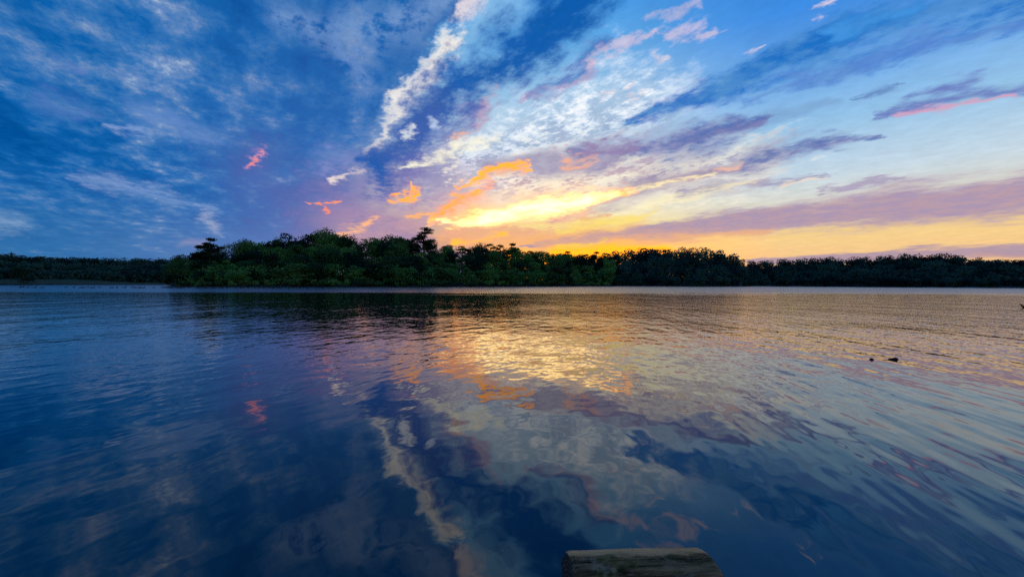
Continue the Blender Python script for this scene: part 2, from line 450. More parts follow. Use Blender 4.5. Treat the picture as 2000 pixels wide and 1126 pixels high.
vs = scene.view_settings
vs.view_transform = 'Standard'; vs.look = 'None'; vs.exposure = 0; vs.gamma = 1; vs.use_curve_mapping = False
scene.cycles.use_denoising = False
scene.cycles.max_bounces = 5
scene.cycles.diffuse_bounces = 2
scene.cycles.glossy_bounces = 3
scene.cycles.transmission_bounces = 2
scene.cycles.volume_bounces = 0
scene.cycles.caustics_reflective = False
scene.cycles.caustics_refractive = False
#REST
# ------------------------------------------------------------------ materials
def mat(name):
    m_ = bpy.data.materials.new(name); m_.use_nodes = True
    t = m_.node_tree; t.nodes.clear()
    g = G(t)
    out = g.n('ShaderNodeOutputMaterial')
    return m_, t, g, out


def principled(g, t, out, color, rough=0.8, spec=0.3, normal=None, ior=None):
    b = g.n('ShaderNodeBsdfPrincipled')
    g.put(b, 'Base Color', color if isinstance(color, bpy.types.NodeSocket) else (*color, 1))
    g.put(b, 'Roughness', rough)
    g.put(b, 'Specular IOR Level', spec)
    if ior:
        b.inputs['IOR'].default_value = ior
    if normal is not None:
        g.put(b, 'Normal', normal)
    t.links.new(b.outputs[0], out.inputs[0])
    return b


def water_material():
    m_, t, g, out = mat('lake_water')
    geo = g.n('ShaderNodeNewGeometry')
    p = geo.outputs['Position']
    x, y, z = g.sep(p)

    def slope(scale, rot, stretch, off, detail, rough):
        """gradient of a wave field, crests stretched along the direction rot (from +Y)"""
        c, s_ = math.cos(rot), math.sin(rot)
        a = g.m('MULTIPLY', g.m('ADD', g.m('MULTIPLY', x, s_), g.m('MULTIPLY', y, c)), scale / stretch)
        b = g.m('MULTIPLY', g.m('SUBTRACT', g.m('MULTIPLY', x, c), g.m('MULTIPLY', y, s_)), scale)
        e = 0.08
        q = g.xyz(a, b, off)
        n0 = g.noise(q, 1.0, detail, rough)
        na = g.noise(g.v('ADD', q, (e, 0, 0)), 1.0, detail, rough)
        nb = g.noise(g.v('ADD', q, (0, e, 0)), 1.0, detail, rough)
        ga = g.m('MULTIPLY', g.m('SUBTRACT', na, n0), 1 / e / stretch)
        gb = g.m('MULTIPLY', g.m('SUBTRACT', nb, n0), 1 / e)
        gx = g.m('ADD', g.m('MULTIPLY', ga, s_), g.m('MULTIPLY', gb, c))
        gy = g.m('SUBTRACT', g.m('MULTIPLY', ga, c), g.m('MULTIPLY', gb, s_))
        return g.xyz(gx, gy, 0.0)

    patch = g.noise(g.xyz(g.m('MULTIPLY', x, 0.35), y, 0.0), 0.11, 2, 0.5)
    # the water is sheltered by the near bank and grows livelier farther out
    near = g.mr(y, 2.4, 8.5)
    mid = g.mr(y, 9.0, 45.0)
    w0 = slope(4.6, 0.25, 1.8, 13.0, 2, 0.5)
    w1 = slope(1.9, 0.35, 1.5, 0.0, 2, 0.45)          # wavelets
    a1 = g.m('MULTIPLY_ADD', near, 0.020, 0.018)
    a1 = g.m('MULTIPLY_ADD', mid, 0.0, a1)
    a1 = g.m('MULTIPLY', a1, g.mr(patch, 0.3, 0.7, 0.75, 1.25))
    w2 = slope(2.5, 0.16, 5.5, 7.3, 2, 0.45)            # long crests rolling in sideways
    a2 = g.m('MULTIPLY', g.mr(x, 0.0, 3.2, 0.06, 1.0), 0.062)
    w3 = slope(0.33, -0.2, 1.6, 3.1, 1, 0.4)           # slow swell
    # a breeze ruffles the far strip under the trees
    edge = g.noise(g.xyz(g.m('MULTIPLY', x, 0.3), y, 4.0), 0.10, 5, 0.7)
    ruff = g.mr(g.m('MULTIPLY_ADD', edge, 55.0, g.m('SUBTRACT', y, 10.0)), 68.0, 92.0)
    tot = g.v('SCALE', w1, a1)
    tot = g.v('ADD', tot, g.v('SCALE', w0, g.m('MULTIPLY_ADD', g.mr(y, 3.6, 8.0), 0.044, 0.004)))
    tot = g.v('ADD', tot, g.v('SCALE', w2, a2))
    tot = g.v('ADD', tot, g.v('SCALE', w3, 0.022))
    tot = g.v('ADD', tot, g.v('SCALE', slope(1.6, 0.9, 1.4, 21.0, 3, 0.7), g.m('MULTIPLY', ruff, 0.15)))
    # to the right of the point's shelter the breeze reaches farther in
    open_ = g.m('MULTIPLY', g.mr(g.m('DIVIDE', x, g.m('MAXIMUM', y, 1.0)), -0.16, 0.12), g.mr(y, 6.0, 16.0))
    tot = g.v('ADD', tot, g.v('SCALE', slope(3.0, 0.2, 1.6, 31.0, 3, 0.6), g.m('MULTIPLY', open_, 0.09)))
    gx, gy, _ = g.sep(tot)
    nrm = g.v('NORMALIZE', g.xyz(g.m('MULTIPLY', gx, -1.0), g.m('MULTIPLY', gy, -1.0), 1.0))
    rgh = g.m('MULTIPLY_ADD', ruff, 0.19, g.m('MULTIPLY_ADD', open_, 0.055, g.m('MULTIPLY_ADD', mid, 0.02, 0.02)))
    principled(g, t, out, (0.001, 0.008, 0.012), rgh, 0.5, nrm, 1.6)
    return m_


def foliage_material(name, dark, light, warm):
    m_, t, g, out = mat(name)
    oi = g.n('ShaderNodeObjectInfo')
    geo = g.n('ShaderNodeNewGeometry')
    n_ = g.noise(geo.outputs['Position'], 0.35, 3, 0.6)
    f = g.m('MULTIPLY_ADD', oi.outputs['Random'], 0.95, g.m('MULTIPLY_ADD', n_, 0.9, -0.42))
    c = g.mix(g.mr(f, 0.22, 1.0), dark, light)
    c = g.mix(g.mr(g.m('FRACT', g.m('MULTIPLY', oi.outputs['Random'], 7.3)), 0.80, 1.0, 0.0, 0.3), c, warm)
    d = g.n('ShaderNodeBsdfDiffuse'); g.put(d, 0, c)
    tr = g.n('ShaderNodeBsdfTranslucent'); g.put(tr, 0, c)
    mx = g.n('ShaderNodeMixShader'); mx.inputs[0].default_value = 0.28
    t.links.new(d.outputs[0], mx.inputs[1]); t.links.new(tr.outputs[0], mx.inputs[2])
    t.links.new(mx.outputs[0], out.inputs[0])
    return m_


def noise_material(name, c1, c2, scale, rough=0.9, detail=6):
    m_, t, g, out = mat(name)
    tc = g.n('ShaderNodeNewGeometry')
    n_ = g.noise(tc.outputs['Position'], scale, detail, 0.6)
    principled(g, t, out, g.mix(g.mr(n_, 0.35, 0.65), c1, c2), rough, 0.2)
    return m_


M = {}
M['water'] = water_material()
M['leaf'] = foliage_material('broadleaf_foliage', (0.010, 0.034, 0.026), (0.105, 0.270, 0.062), (0.13, 0.18, 0.05))
M['far_leaf'] = foliage_material('distant_foliage', (0.010, 0.036, 0.036), (0.046, 0.130, 0.090), (0.06, 0.10, 0.07))  # blue of distance put into the leaf colour in place of haze
M['needle'] = foliage_material('pine_needles', (0.012, 0.030, 0.016), (0.024, 0.050, 0.020), (0.030, 0.040, 0.018))
M['shrub'] = foliage_material('shrub_foliage', (0.020, 0.065, 0.028), (0.13, 0.29, 0.07), (0.17, 0.20, 0.07))
M['wood'] = noise_material('tree_bark', (0.030, 0.022, 0.017), (0.070, 0.055, 0.042), 3.0)
M['soil'] = noise_material('forest_floor', (0.012, 0.012, 0.008), (0.030, 0.028, 0.016), 0.6)
M['grass'] = noise_material('mown_bank', (0.016, 0.032, 0.012), (0.044, 0.062, 0.022), 0.15)  # grass colour darkened to hold the shadow of the trees
M['sand'] = noise_material('pale_shore', (0.16, 0.13, 0.11), (0.24, 0.20, 0.17), 0.3)
M['mud'] = noise_material('muddy_bank', (0.020, 0.017, 0.012), (0.060, 0.048, 0.032), 3.0)
M['goose'] = noise_material('goose_plumage', (0.012, 0.011, 0.010), (0.045, 0.038, 0.032), 9.0, 0.7)
M['snag'] = noise_material('wet_dead_wood', (0.006, 0.005, 0.005), (0.022, 0.017, 0.013), 30.0, 0.5)


# ------------------------------------------------------------------ mesh helpers
def mesh(name, verts, faces, material, parent=None, loc=None, smooth=False):
    me = bpy.data.meshes.new(name)
    me.from_pydata([tuple(map(float, v)) for v in verts] if not isinstance(verts, np.ndarray) else verts.tolist(), [], faces if not isinstance(faces, np.ndarray) else faces.tolist())
    me.materials.append(material)
    if smooth:
        me.polygons.foreach_set('use_smooth', [True] * len(me.polygons))
    me.update()
    o = bpy.data.objects.new(name, me); COL.objects.link(o)
    if parent:
        o.parent = parent
    if loc is not None:
        o.location = loc
    return o


def tag(o, label=None, cat=None, group_=None, kind=None):
    if label: o['label'] = label
    if cat: o['category'] = cat
    if group_: o['group'] = group_
    if kind: o['kind'] = kind
    return o


def tube(path, radii, n=7, cap=True):
    """verts, faces of a tube along path"""
    V, Fc = [], []
    path = [Vector(p) for p in path]
    for i, p in enumerate(path):
        d = (path[min(i + 1, len(path) - 1)] - path[max(i - 1, 0)]).normalized()
        u = d.cross(Vector((0.13, 0.9, 0.41))).normalized(); w_ = d.cross(u)
        for k in range(n):
            a = 2 * math.pi * k / n
            V.append(p + (u * math.cos(a) + w_ * math.sin(a)) * radii[i])
    for i in range(len(path) - 1):
        for k in range(n):
            Fc.append((i * n + k, i * n + (k + 1) % n, (i + 1) * n + (k + 1) % n, (i + 1) * n + k))
    if cap:
        Fc.append(tuple(range(n - 1, -1, -1))); Fc.append(tuple(range((len(path) - 1) * n, len(path) * n)))
    return V, Fc


def join(parts):
    V, Fc = [], []
    for v, f in parts:
        o = len(V); V += list(v); Fc += [tuple(i + o for i in q) for q in f]
    return V, Fc


# ------------------------------------------------------------------ water
WATER = mesh('lake_water', [(-1100, -2, 0), (1100, -2, 0), (1100, 1100, 0), (-1100, 1100, 0)], [(0, 1, 2, 3)], M['water'])
tag(WATER, 'rippled lake surface mirroring the sunset clouds and the wooded point', None, None, 'structure')


# ------------------------------------------------------------------ land
def px_az(px):
    return azel(px, 553)[0]


def interp(pts, v_):
    if v_ <= pts[0][0]: return pts[0][1]
    for (a, fa), (b, fb) in zip(pts[:-1], pts[1:]):
        if v_ <= b:
            return fa + (fb - fa) * (v_ - a) / (b - a)
    return pts[-1][1]


# skyline of the photograph: pixel column -> pixel row of the tree tops
SKYLINE = [(0, 497), (40, 501), (100, 504), (200, 506), (335, 507), (345, 503), (375, 500), (390, 488), (410, 484), (440, 478), (460, 474), (480, 478), (500, 472), (530, 468), (550, 465),
           (575, 459), (600, 460), (630, 454), (655, 457), (675, 466), (690, 467), (712, 457), (730, 462), (745, 463), (775, 461), (800, 468), (830, 473), (860, 479), (890, 480), (925, 479),
           (960, 482), (1000, 487), (1040, 490), (1080, 495), (1130, 500), (1170, 501), (1200, 495), (1240, 491), (1275, 488), (1300, 490), (1330, 486), (1380, 487), (1410, 494), (1432, 504), (1445, 509),
           (1480, 511), (1560, 507), (1640, 504), (1700, 502), (1760, 501), (1805, 498), (1850, 499), (1880, 503), (1910, 508), (2000, 509), (2200, 508)]


def hor(px):
    return 553.2 + ROLL * (px - 1000)


def top_z(px, dist):
    """height of the skyline above the water for something at that distance"""
    k = math.cos(px_az(px))
    return (CAM_H + (hor(px) - interp(SKYLINE, px)) / F * dist * k) * 1.035


# landmasses: pixel range, distance of the waterline, rise behind it, depth
PROM = [(332, 186), (345, 176), (385, 165), (420, 168), (470, 160), (500, 165), (560, 160), (620, 164), (690, 157), (760, 160), (830, 156), (870, 166), (900, 165), (960, 178), (1010, 186), (1060, 203), (1100, 208), (1150, 226), (1195, 236)]
HEAD = [(1080, 266), (1190, 264), (1240, 258), (1300, 263), (1350, 257), (1400, 265), (1450, 270)]
FARR = [(1380, 310), (1450, 300), (1500, 305), (1560, 294), (1620, 298), (1700, 286), (1800, 288), (1900, 276), (2100, 270), (2500, 265)]
FARL = [(-500, 280), (0, 290), (60, 286), (120, 293), (200, 290), (345, 300), (500, 310)]


def rise(land, px, r):
    """ground height r metres behind the waterline"""
    if r <= 0:
        return max(-1.2, r * 0.25)
    if land == 'prom':
        g_ = interp([(332, 0.6), (420, 2.5), (600, 5.0), (850, 4.0), (1195, 3.0)], px)
        return 0.25 + g_ * min(1, r / 50) ** 1.2
    if land == 'head':
        return 0.25 + 6.5 * min(1, r / 70) ** 1.1
    if land == 'farr':
        return 0.2 + 6.5 * min(1, r / 80) ** 1.1
    if land == 'farl':
        k = interp([(-500, 1.0), (150, 1.0), (250, 0.45), (345, 0.25)], px)
        return 0.2 + 2.7 * k * min(1, r / 45) + 4.5 * min(1, max(0, r - 45) / 60)


def land_mesh(name, land, shore, depth, material, label, far=0, extra=None):
    p0, p1 = shore[0][0], shore[-1][0]
    cols = [p0 + (p1 - p0) * i / 90 for i in range(91)]
    rs = [-6, -2, -0.5, 0.3, 1.0, 2, 4, 8, 14, 22, 32, 45, 60, 75, depth] + ([far] if far else [])
    V, Fc = [], []
    rnd = random.Random(3)
    for px in cols:
        a = px_az(px); s_ = interp(shore, px)
        end = min(px - p0, p1 - px) / (p1 - p0)
        for k, r in enumerate(rs):
            rr = r + (rnd.uniform(-1.2, 1.2) if 0 < k < 6 else 0)
            z_ = rise(land, px, r) + (rnd.uniform(-0.06, 0.06) if r < 3 else rnd.uniform(-0.3, 0.3))
            V.append(((s_ + rr) * math.sin(a), (s_ + rr) * math.cos(a), z_))
    n = len(rs)
    for i in range(len(cols) - 1):
        for k in range(n - 1):
            Fc.append((i * n + k, (i + 1) * n + k, (i + 1) * n + k + 1, i * n + k + 1))
    o = mesh(name, V, Fc, material, smooth=True)
    if extra:
        o.data.materials.append(extra[0])
        for i in range(len(cols) - 1):
            for k in range(n - 1):
                if extra[1](cols[i], rs[k]):
                    o.data.polygons[i * (n - 1) + k].material_index = 1
    tag(o, label, None, None, 'structure')
    return o


land_mesh('wooded_point', 'prom', PROM, 90, M['soil'], 'dark ground of the wooded point across the water')
land_mesh('headland', 'head', HEAD, 95, M['soil'], 'dark ground of the domed headland behind the point')
land_mesh('far_right_shore', 'farr', FARR, 100, M['soil'], 'dark ground of the far shore on the right', 600,
          (M['sand'], lambda px, r: -0.6 < r < 1.5 and (px > 1800 or 1455 < px < 1500 or 1530 < px < 1560)))
land_mesh('far_left_shore', 'farl', FARL, 110, M['soil'], 'far left shore with an open grassy bank', 600,
          (M['grass'], lambda px, r: 2.5 < r < 40 and px < 330))

# near bank under and behind the viewer
V, Fc = [], []
rnd = random.Random(11)
xs = np.concatenate([np.linspace(-400, -12, 14), np.linspace(-10, 10, 81), np.linspace(12, 400, 14)])
ys = [1.95, 1.80, 1.6, 1.3, 0.9, 0.3, -0.6, -2, -5, -12, -40, -150, -600]
for x_ in xs:
    for k, y_ in enumerate(ys):
        w_ = 0.06 * math.sin(x_ * 2.1) + 0.04 * math.sin(x_ * 5.3 + 1) if k < 5 else 0
        bend = 0.0 if abs(x_) < 8 else (abs(x_) - 8) * 0.05
        zb = (-0.25, -0.02, 0.03, 0.055, 0.08, 0.11, 0.16, 0.24, 0.4, 0.7, 1.5, 3, 6)[k]
        V.append((x_, y_ + w_ - bend * (1 if k < 10 else 0), zb + (rnd.uniform(-0.012, 0.012) if k else 0)))
n = len(ys)
for i in range(len(xs) - 1):
    for k in range(n - 1):
        Fc.append((i * n + k, i * n + k + 1, (i + 1) * n + k + 1, (i + 1) * n + k))
tag(mesh('near_bank', V, Fc, M['mud'], smooth=True), 'low muddy bank at the viewer\'s feet', None, None, 'structure')


# ------------------------------------------------------------------ trees
def leaf_cloud(rng, centres, radii, n, size, flat=1.0, shell=0.55):
    """n small leaf clump faces spread through the given lobes"""
    centres = np.array(centres, float); radii = np.array(radii, float)
    wts = radii ** 2; wts /= wts.sum()
    k = rng.choice(len(centres), n, p=wts)
    d = rng.normal(size=(n, 3)); d /= np.linalg.norm(d, axis=1)[:, None]
    rr = radii[k] * (shell + (1.12 - shell) * rng.random(n) ** 0.8)
    c = centres[k] + d * rr[:, None] * np.array([1, 1, flat])
    nrm = d + rng.normal(size=(n, 3)) * 0.55
    nrm /= np.linalg.norm(nrm, axis=1)[:, None]
    u = np.cross(nrm, rng.normal(size=(n, 3))); u /= np.linalg.norm(u, axis=1)[:, None]
    v_ = np.cross(nrm, u)
    s_ = size * (0.55 + 0.9 * rng.random(n))[:, None]
    su, sv = u * s_, v_ * s_ * (0.5 + 0.4 * rng.random(n))[:, None]
    q = np.stack([c - su, c + sv * 0.8 + su * 0.1, c + su, c - sv + su * 0.15], 1).reshape(-1, 3)
    f = np.arange(n * 4).reshape(-1, 4)
    return q, f


def broad_tree(seed, h, w_, n=4200, size=0.28, low=0.22):
    """unit data: crown quads and trunk of a broadleaf tree"""
    rng = np.random.default_rng(seed); rnd = random.Random(seed)
    cen, rad = [], []
    for i in range(22):
        t_ = rng.random()
        zc = h * (low + (0.92 - low) * t_ ** 0.8)
        prof = math.sin(math.pi * min(1, max(0.12, (zc / h - low * 0.6) / (1.08 - low * 0.6)))) ** 0.55
        a = rng.random() * 2 * math.pi
        r_ = w_ * 0.5 * prof * math.sqrt(rng.random()) * 0.80
        cen.append((r_ * math.cos(a), r_ * math.sin(a), zc)); rad.append(w_ * (0.13 + 0.11 * rng.random()))
    cen.append((0, 0, h * 0.55)); rad.append(w_ * 0.27)
    crown = leaf_cloud(rng, cen, rad, n, size, 0.85)
    parts = [tube([(0, 0, -0.6), (0.1, 0, h * 0.2), (0.2, 0.1, h * 0.5), (0.1, 0, h * 0.8)], [h * 0.024, h * 0.018, h * 0.011, h * 0.003])]
    for c in cen[:7]:
        z0 = c[2] * 0.55
        parts.append(tube([(0.12, 0.05, z0), (c[0] * 0.55, c[1] * 0.55, z0 + (c[2] - z0) * 0.6), c], [h * 0.010, h * 0.006, h * 0.002], 5))
    return crown, join(parts)


def pine_tree(seed, h, w_, n=1700, size=0.30, bare=0.45, tiers=9, flat=0.42, spread=1.0):
    """irregular pine: bare trunk, flattened pads of needles on limbs"""
    rng = np.random.default_rng(seed)
    cen, rad = [], []
    parts = [tube([(0, 0, -0.6), (0.1, 0, h * 0.35), (0.25, 0.1, h * 0.7), (0.2, 0, h * 0.97)], [h * 0.018, h * 0.014, h * 0.009, h * 0.002])]
    for i in range(tiers):
        t_ = i / (tiers - 1)
        zc = h * (bare + (0.96 - bare) * t_)
        reach = w_ * 0.5 * (1 - t_) ** 0.6 * spread + w_ * 0.07
        for j in range(3 if t_ < 0.85 else 1):
            a = rng.random() * 2 * math.pi
            r_ = reach * (0.45 + 0.5 * rng.random())
            c = (r_ * math.cos(a) + 0.2, r_ * math.sin(a), zc + h * 0.03 * rng.normal())
            cen.append(c); rad.append(w_ * (0.10 + 0.07 * rng.random()))
            parts.append(tube([(0.2, 0.05, zc - h * 0.05), (c[0] * 0.6, c[1] * 0.6, zc - h * 0.015), c], [h * 0.006, h * 0.004, h * 0.0015], 4))
    crown = leaf_cloud(rng, cen, rad, n, size, flat, 0.1)
    return crown, join(parts)


def shrub_data(seed, h, w_, n=800, size=0.20):
    rng = np.random.default_rng(seed)
    cen, rad = [], []
    for i in range(9):
        a = rng.random() * 2 * math.pi; r_ = w_ * 0.38 * math.sqrt(rng.random())
        zc = h * (0.25 + 0.5 * rng.random() * (1 - r_ / w_))
        cen.append((r_ * math.cos(a), r_ * math.sin(a), zc)); rad.append(h * (0.18 + 0.12 * rng.random()))
    crown = leaf_cloud(rng, cen, rad, n, size, 0.9, 0.3)
    parts = [tube([(0, 0, -0.3), (c[0] * 0.5, c[1] * 0.5, c[2] * 0.6), c], [0.07, 0.05, 0.02], 4) for c in cen[:6]]
    return crown, join(parts)


def datablock(name, vf, material):
    me = bpy.data.meshes.new(name)
    v_, f_ = vf
    if isinstance(v_, np.ndarray):
        nv, nf = len(v_), len(f_)
        me.vertices.add(nv); me.vertices.foreach_set('co', v_.astype(np.float32).ravel())
        me.loops.add(nf * 4); me.loops.foreach_set('vertex_index', f_.astype(np.int32).ravel())
        me.polygons.add(nf); me.polygons.foreach_set('loop_start', np.arange(nf, dtype=np.int32) * 4)
    else:
        me.from_pydata([tuple(p) for p in v_], [], f_)
    me.materials.append(material); me.update(calc_edges=True); me.validate()
    return me


def kinds(prefix, make, seeds, leafmat, *a, **k):
    out = []
    for s_ in seeds:
        cr, tr = make(s_, *a, **k)
        out.append((datablock(prefix + '_crown', cr, leafmat), datablock(prefix + '_trunk', tr, M['wood'])))
    return out


LIB = {
    'oak': kinds('oak', broad_tree, range(1, 6), M['leaf'], 16.0, 12.5, low=0.12),
    'tall': kinds('tall_tree', broad_tree, range(11, 15), M['leaf'], 16.0, 8.5, low=0.15),
    'far': kinds('distant_tree', broad_tree, range(21, 25), M['far_leaf'], 16.0, 14.0, n=1700, size=0.5, low=0.08),
    'pine': kinds('pine', pine_tree, range(31, 35), M['needle'], 16.0, 7.5, n=2600, size=0.22, tiers=11),
    'cone': kinds('conical_tree', broad_tree, (41,), M['leaf'], 10.0, 5.0, low=0.08),
    'shrub': kinds('shrub', shrub_data, range(51, 55), M['shrub'], 3.0, 4.5),
}
BASE_H = {'oak': 16.0, 'tall': 16.0, 'far': 16.0, 'pine': 16.0, 'cone': 10.0, 'shrub': 3.0}
NAMES = {'oak': 'oak_tree', 'tall': 'broadleaf_tree', 'far': 'distant_tree', 'pine': 'pine_tree', 'cone': 'conical_tree', 'shrub': 'shrub'}
trnd = random.Random(5)


def put_tree(kind, loc, h, label, group_, var=None, wide=1.0, name=None):
    cr, tr = LIB[kind][trnd.randrange(len(LIB[kind])) if var is None else var]
    e = bpy.data.objects.new(name or NAMES[kind], None); COL.objects.link(e)
    e.empty_display_size = 0.5
    k = h / BASE_H[kind]
    e.location = loc; e.scale = (k * wide, k * wide, k)
    e.rotation_euler = (0, 0, trnd.uniform(0, 6.28))
    tag(e, label, 'shrub' if kind == 'shrub' else 'tree', group_)
    for nm, me in (('foliage' if kind == 'shrub' else 'crown', cr), ('stem' if kind == 'shrub' else 'trunk', tr)):
        o = bpy.data.objects.new(nm, me); COL.objects.link(o); o.parent = e
    return e


def place(px, shore, land, r):
    a = px_az(px); d = interp(shore, px) + r
    return (d * math.sin(a), d * math.cos(a), rise(land, px, r) - 0.1), d


def row(shore, land, p0, p1, r, frac, step, kindf, labelf, group_, jit=0.5, wide=1.0):
    """trees along the shore, r metres in, reaching up to frac of the skyline; step = spacing in metres"""
    px = p0
    spots = []
    while px < p1:
        d = interp(shore, px) + r
        spots.append(px + trnd.uniform(-jit, jit) * step / d * F)
        px += step * trnd.uniform(0.85, 1.15) / d * F
    for cnt, q in enumerate(sorted(spots), 1):
        rr = max(1.0, r + trnd.uniform(-3.5, 3.5) * min(1, r / 12))
        loc, d = place(q, shore, land, rr)
        fr = frac * trnd.uniform(0.80, 1.08) if frac < 0.99 else trnd.uniform(0.955, 1.015) if land == 'prom' else trnd.uniform(0.965, 1.01)
        h = max(2.2, top_z(q, d) * fr - loc[2])
        kd = kindf(q)
        put_tree(kd, loc, h, labelf(nth(cnt), kd), group_, wide=wide * trnd.uniform(0.85, 1.4) * min(1.5, max(1.0, 12 / h) if kd != 'shrub' else 1.0))
    return len(spots)


def nth(n_):
    return f"{n_}{'th' if 10 < n_ % 100 < 14 else {1: 'st', 2: 'nd', 3: 'rd'}.get(n_ % 10, 'th')}"


def mixk(*w_):
    ks, ws = zip(*w_)
    return lambda px: trnd.choices(ks, ws)[0]


KN = {'oak': 'round-crowned', 'tall': 'narrow', 'pine': 'pine', 'cone': 'pointed', 'far': 'dark'}
G1 = 'trees of the wooded point'
NT = 0
NT += row(PROM, 'prom', 352, 1190, 46, 1.0, 6.2, mixk(('oak', 6), ('tall', 3), ('pine', 0.4)), lambda q, k: f'{KN[k]} tree, {q} from the left in the skyline row of the wooded point', G1)
NT += row(PROM, 'prom', 346, 1190, 32, 0.86, 7.6, mixk(('oak', 5), ('tall', 4)), lambda q, k: f'{KN[k]} tree, {q} from the left in the row below the wooded point\'s skyline', G1)
NT += row(PROM, 'prom', 342, 1190, 20, 0.66, 7.2, mixk(('oak', 5), ('tall', 4)), lambda q, k: f'{KN[k]} green tree, {q} from the left halfway up the wooded point', G1)
NT += row(PROM, 'prom', 340, 1188, 9, 0.42, 5.2, mixk(('oak', 4), ('tall', 4), ('cone', 1)), lambda q, k: f'small {KN[k]} tree, {q} from the left behind the wooded point\'s shrubs', G1)
row(PROM, 'prom', 352, 1186, 1.2, 0.19, 4.2, mixk(('shrub', 1)), lambda q, k: f'low bright green shrub, {q} from the left along the wooded point\'s waterline', 'shrubs along the waterline of the wooded point')
G2 = 'trees of the domed headland'
NT += row(HEAD, 'head', 1095, 1440, 66, 1.0, 7.5, mixk(('far', 1)), lambda q, k: f'dark tree, {q} from the left in the skyline of the domed headland', G2)
NT += row(HEAD, 'head', 1095, 1440, 42, 0.80, 9, mixk(('far', 1)), lambda q, k: f'dark tree, {q} from the left high on the slope of the domed headland', G2)
NT += row(HEAD, 'head', 1170, 1440, 22, 0.55, 9, mixk(('far', 1)), lambda q, k: f'dark tree, {q} from the left low on the slope of the domed headland', G2)
NT += row(HEAD, 'head', 1170, 1440, 5, 0.30, 7.5, mixk(('far', 1)), lambda q, k: f'small dark tree, {q} from the left at the waterline of the domed headland', G2)
G3 = 'trees of the far right shore'
NT += row(FARR, 'farr', 1425, 2015, 76, 1.0, 8.5, mixk(('far', 1)), lambda q, k: f'dark tree, {q} from the left in the skyline of the far right shore', G3)
NT += row(FARR, 'farr', 1425, 2015, 50, 0.80, 11, mixk(('far', 1)), lambda q, k: f'dark tree, {q} from the left high on the slope of the far right shore', G3)
NT += row(FARR, 'farr', 1425, 2015, 26, 0.56, 11, mixk(('far', 1)), lambda q, k: f'dark tree, {q} from the left low on the slope of the far right shore', G3)
NT += row(FARR, 'farr', 1425, 2015, 6, 0.32, 9, mixk(('far', 1)), lambda q, k: f'small dark tree, {q} from the left at the waterline of the far right shore', G3)
G4 = 'trees of the far left shore'
NT += row(FARL, 'farl', -15, 350, 100, 1.0, 7.5, mixk(('far', 1)), lambda q, k: f'dark tree, {q} from the left in the level skyline of the far left shore', G4)
NT += row(FARL, 'farl', -15, 350, 72, 0.78, 10, mixk(('far', 1)), lambda q, k: f'dark tree, {q} from the left below the skyline of the far left shore', G4)
NT += row(FARL, 'farl', -15, 350, 50, 0.56, 9, mixk(('far', 1)), lambda q, k: f'dark tree, {q} from the left along the foot of the far left wood', G4)


def thicket(shore, land, p0, p1, r0, r1, frac, n_, size, material, label):
    """the tangle of leaves that fills the wood between its trees"""
    rng = np.random.default_rng(int(p0) + 900)
    cen, rad = [], []
    for _ in range(n_ // 45):
        px = rng.uniform(p0, p1); r_ = r0 + (r1 - r0) * rng.random()
        loc, d = place(px, shore, land, r_)
        hz = max(1.0, top_z(px, d) * frac * (0.35 + 0.65 * (r_ - r0) / (r1 - r0)) - loc[2])
        cen.append((loc[0], loc[1], loc[2] + hz * rng.random())); rad.append(rng.uniform(1.2, 2.4))
    o = bpy.data.objects.new('thicket', datablock('thicket', leaf_cloud(rng, cen, rad, n_, size, 1.0, 0.2), material))
    COL.objects.link(o)
    tag(o, label, 'thicket', None, 'stuff')


thicket(PROM, 'prom', 350, 1188, 6, 60, 0.86, 75000, 0.42, M['leaf'], 'dense leafy tangle between the trees of the wooded point')
thicket(HEAD, 'head', 1095, 1440, 6, 85, 0.90, 28000, 0.62, M['far_leaf'], 'dense dark tangle between the trees of the domed headland')
thicket(FARR, 'farr', 1425, 2020, 6, 95, 0.90, 46000, 0.75, M['far_leaf'], 'dense dark tangle between the trees of the far right shore')
thicket(FARL, 'farl', -20, 355, 46, 106, 0.93, 34000, 0.75, M['far_leaf'], 'dense dark tangle between the trees of the far left shore')


# trees that stand out
def special(px, py_top, shore, land, r, kind, label, name=None, var=0, wide=1.0):
    loc, d = place(px, shore, land, r)
    h = CAM_H + (hor(px) - py_top) / F * d * math.cos(px_az(px)) - loc[2]
    return put_tree(kind, loc, h, label, 'trees that stand out of the skyline', var, wide, name)


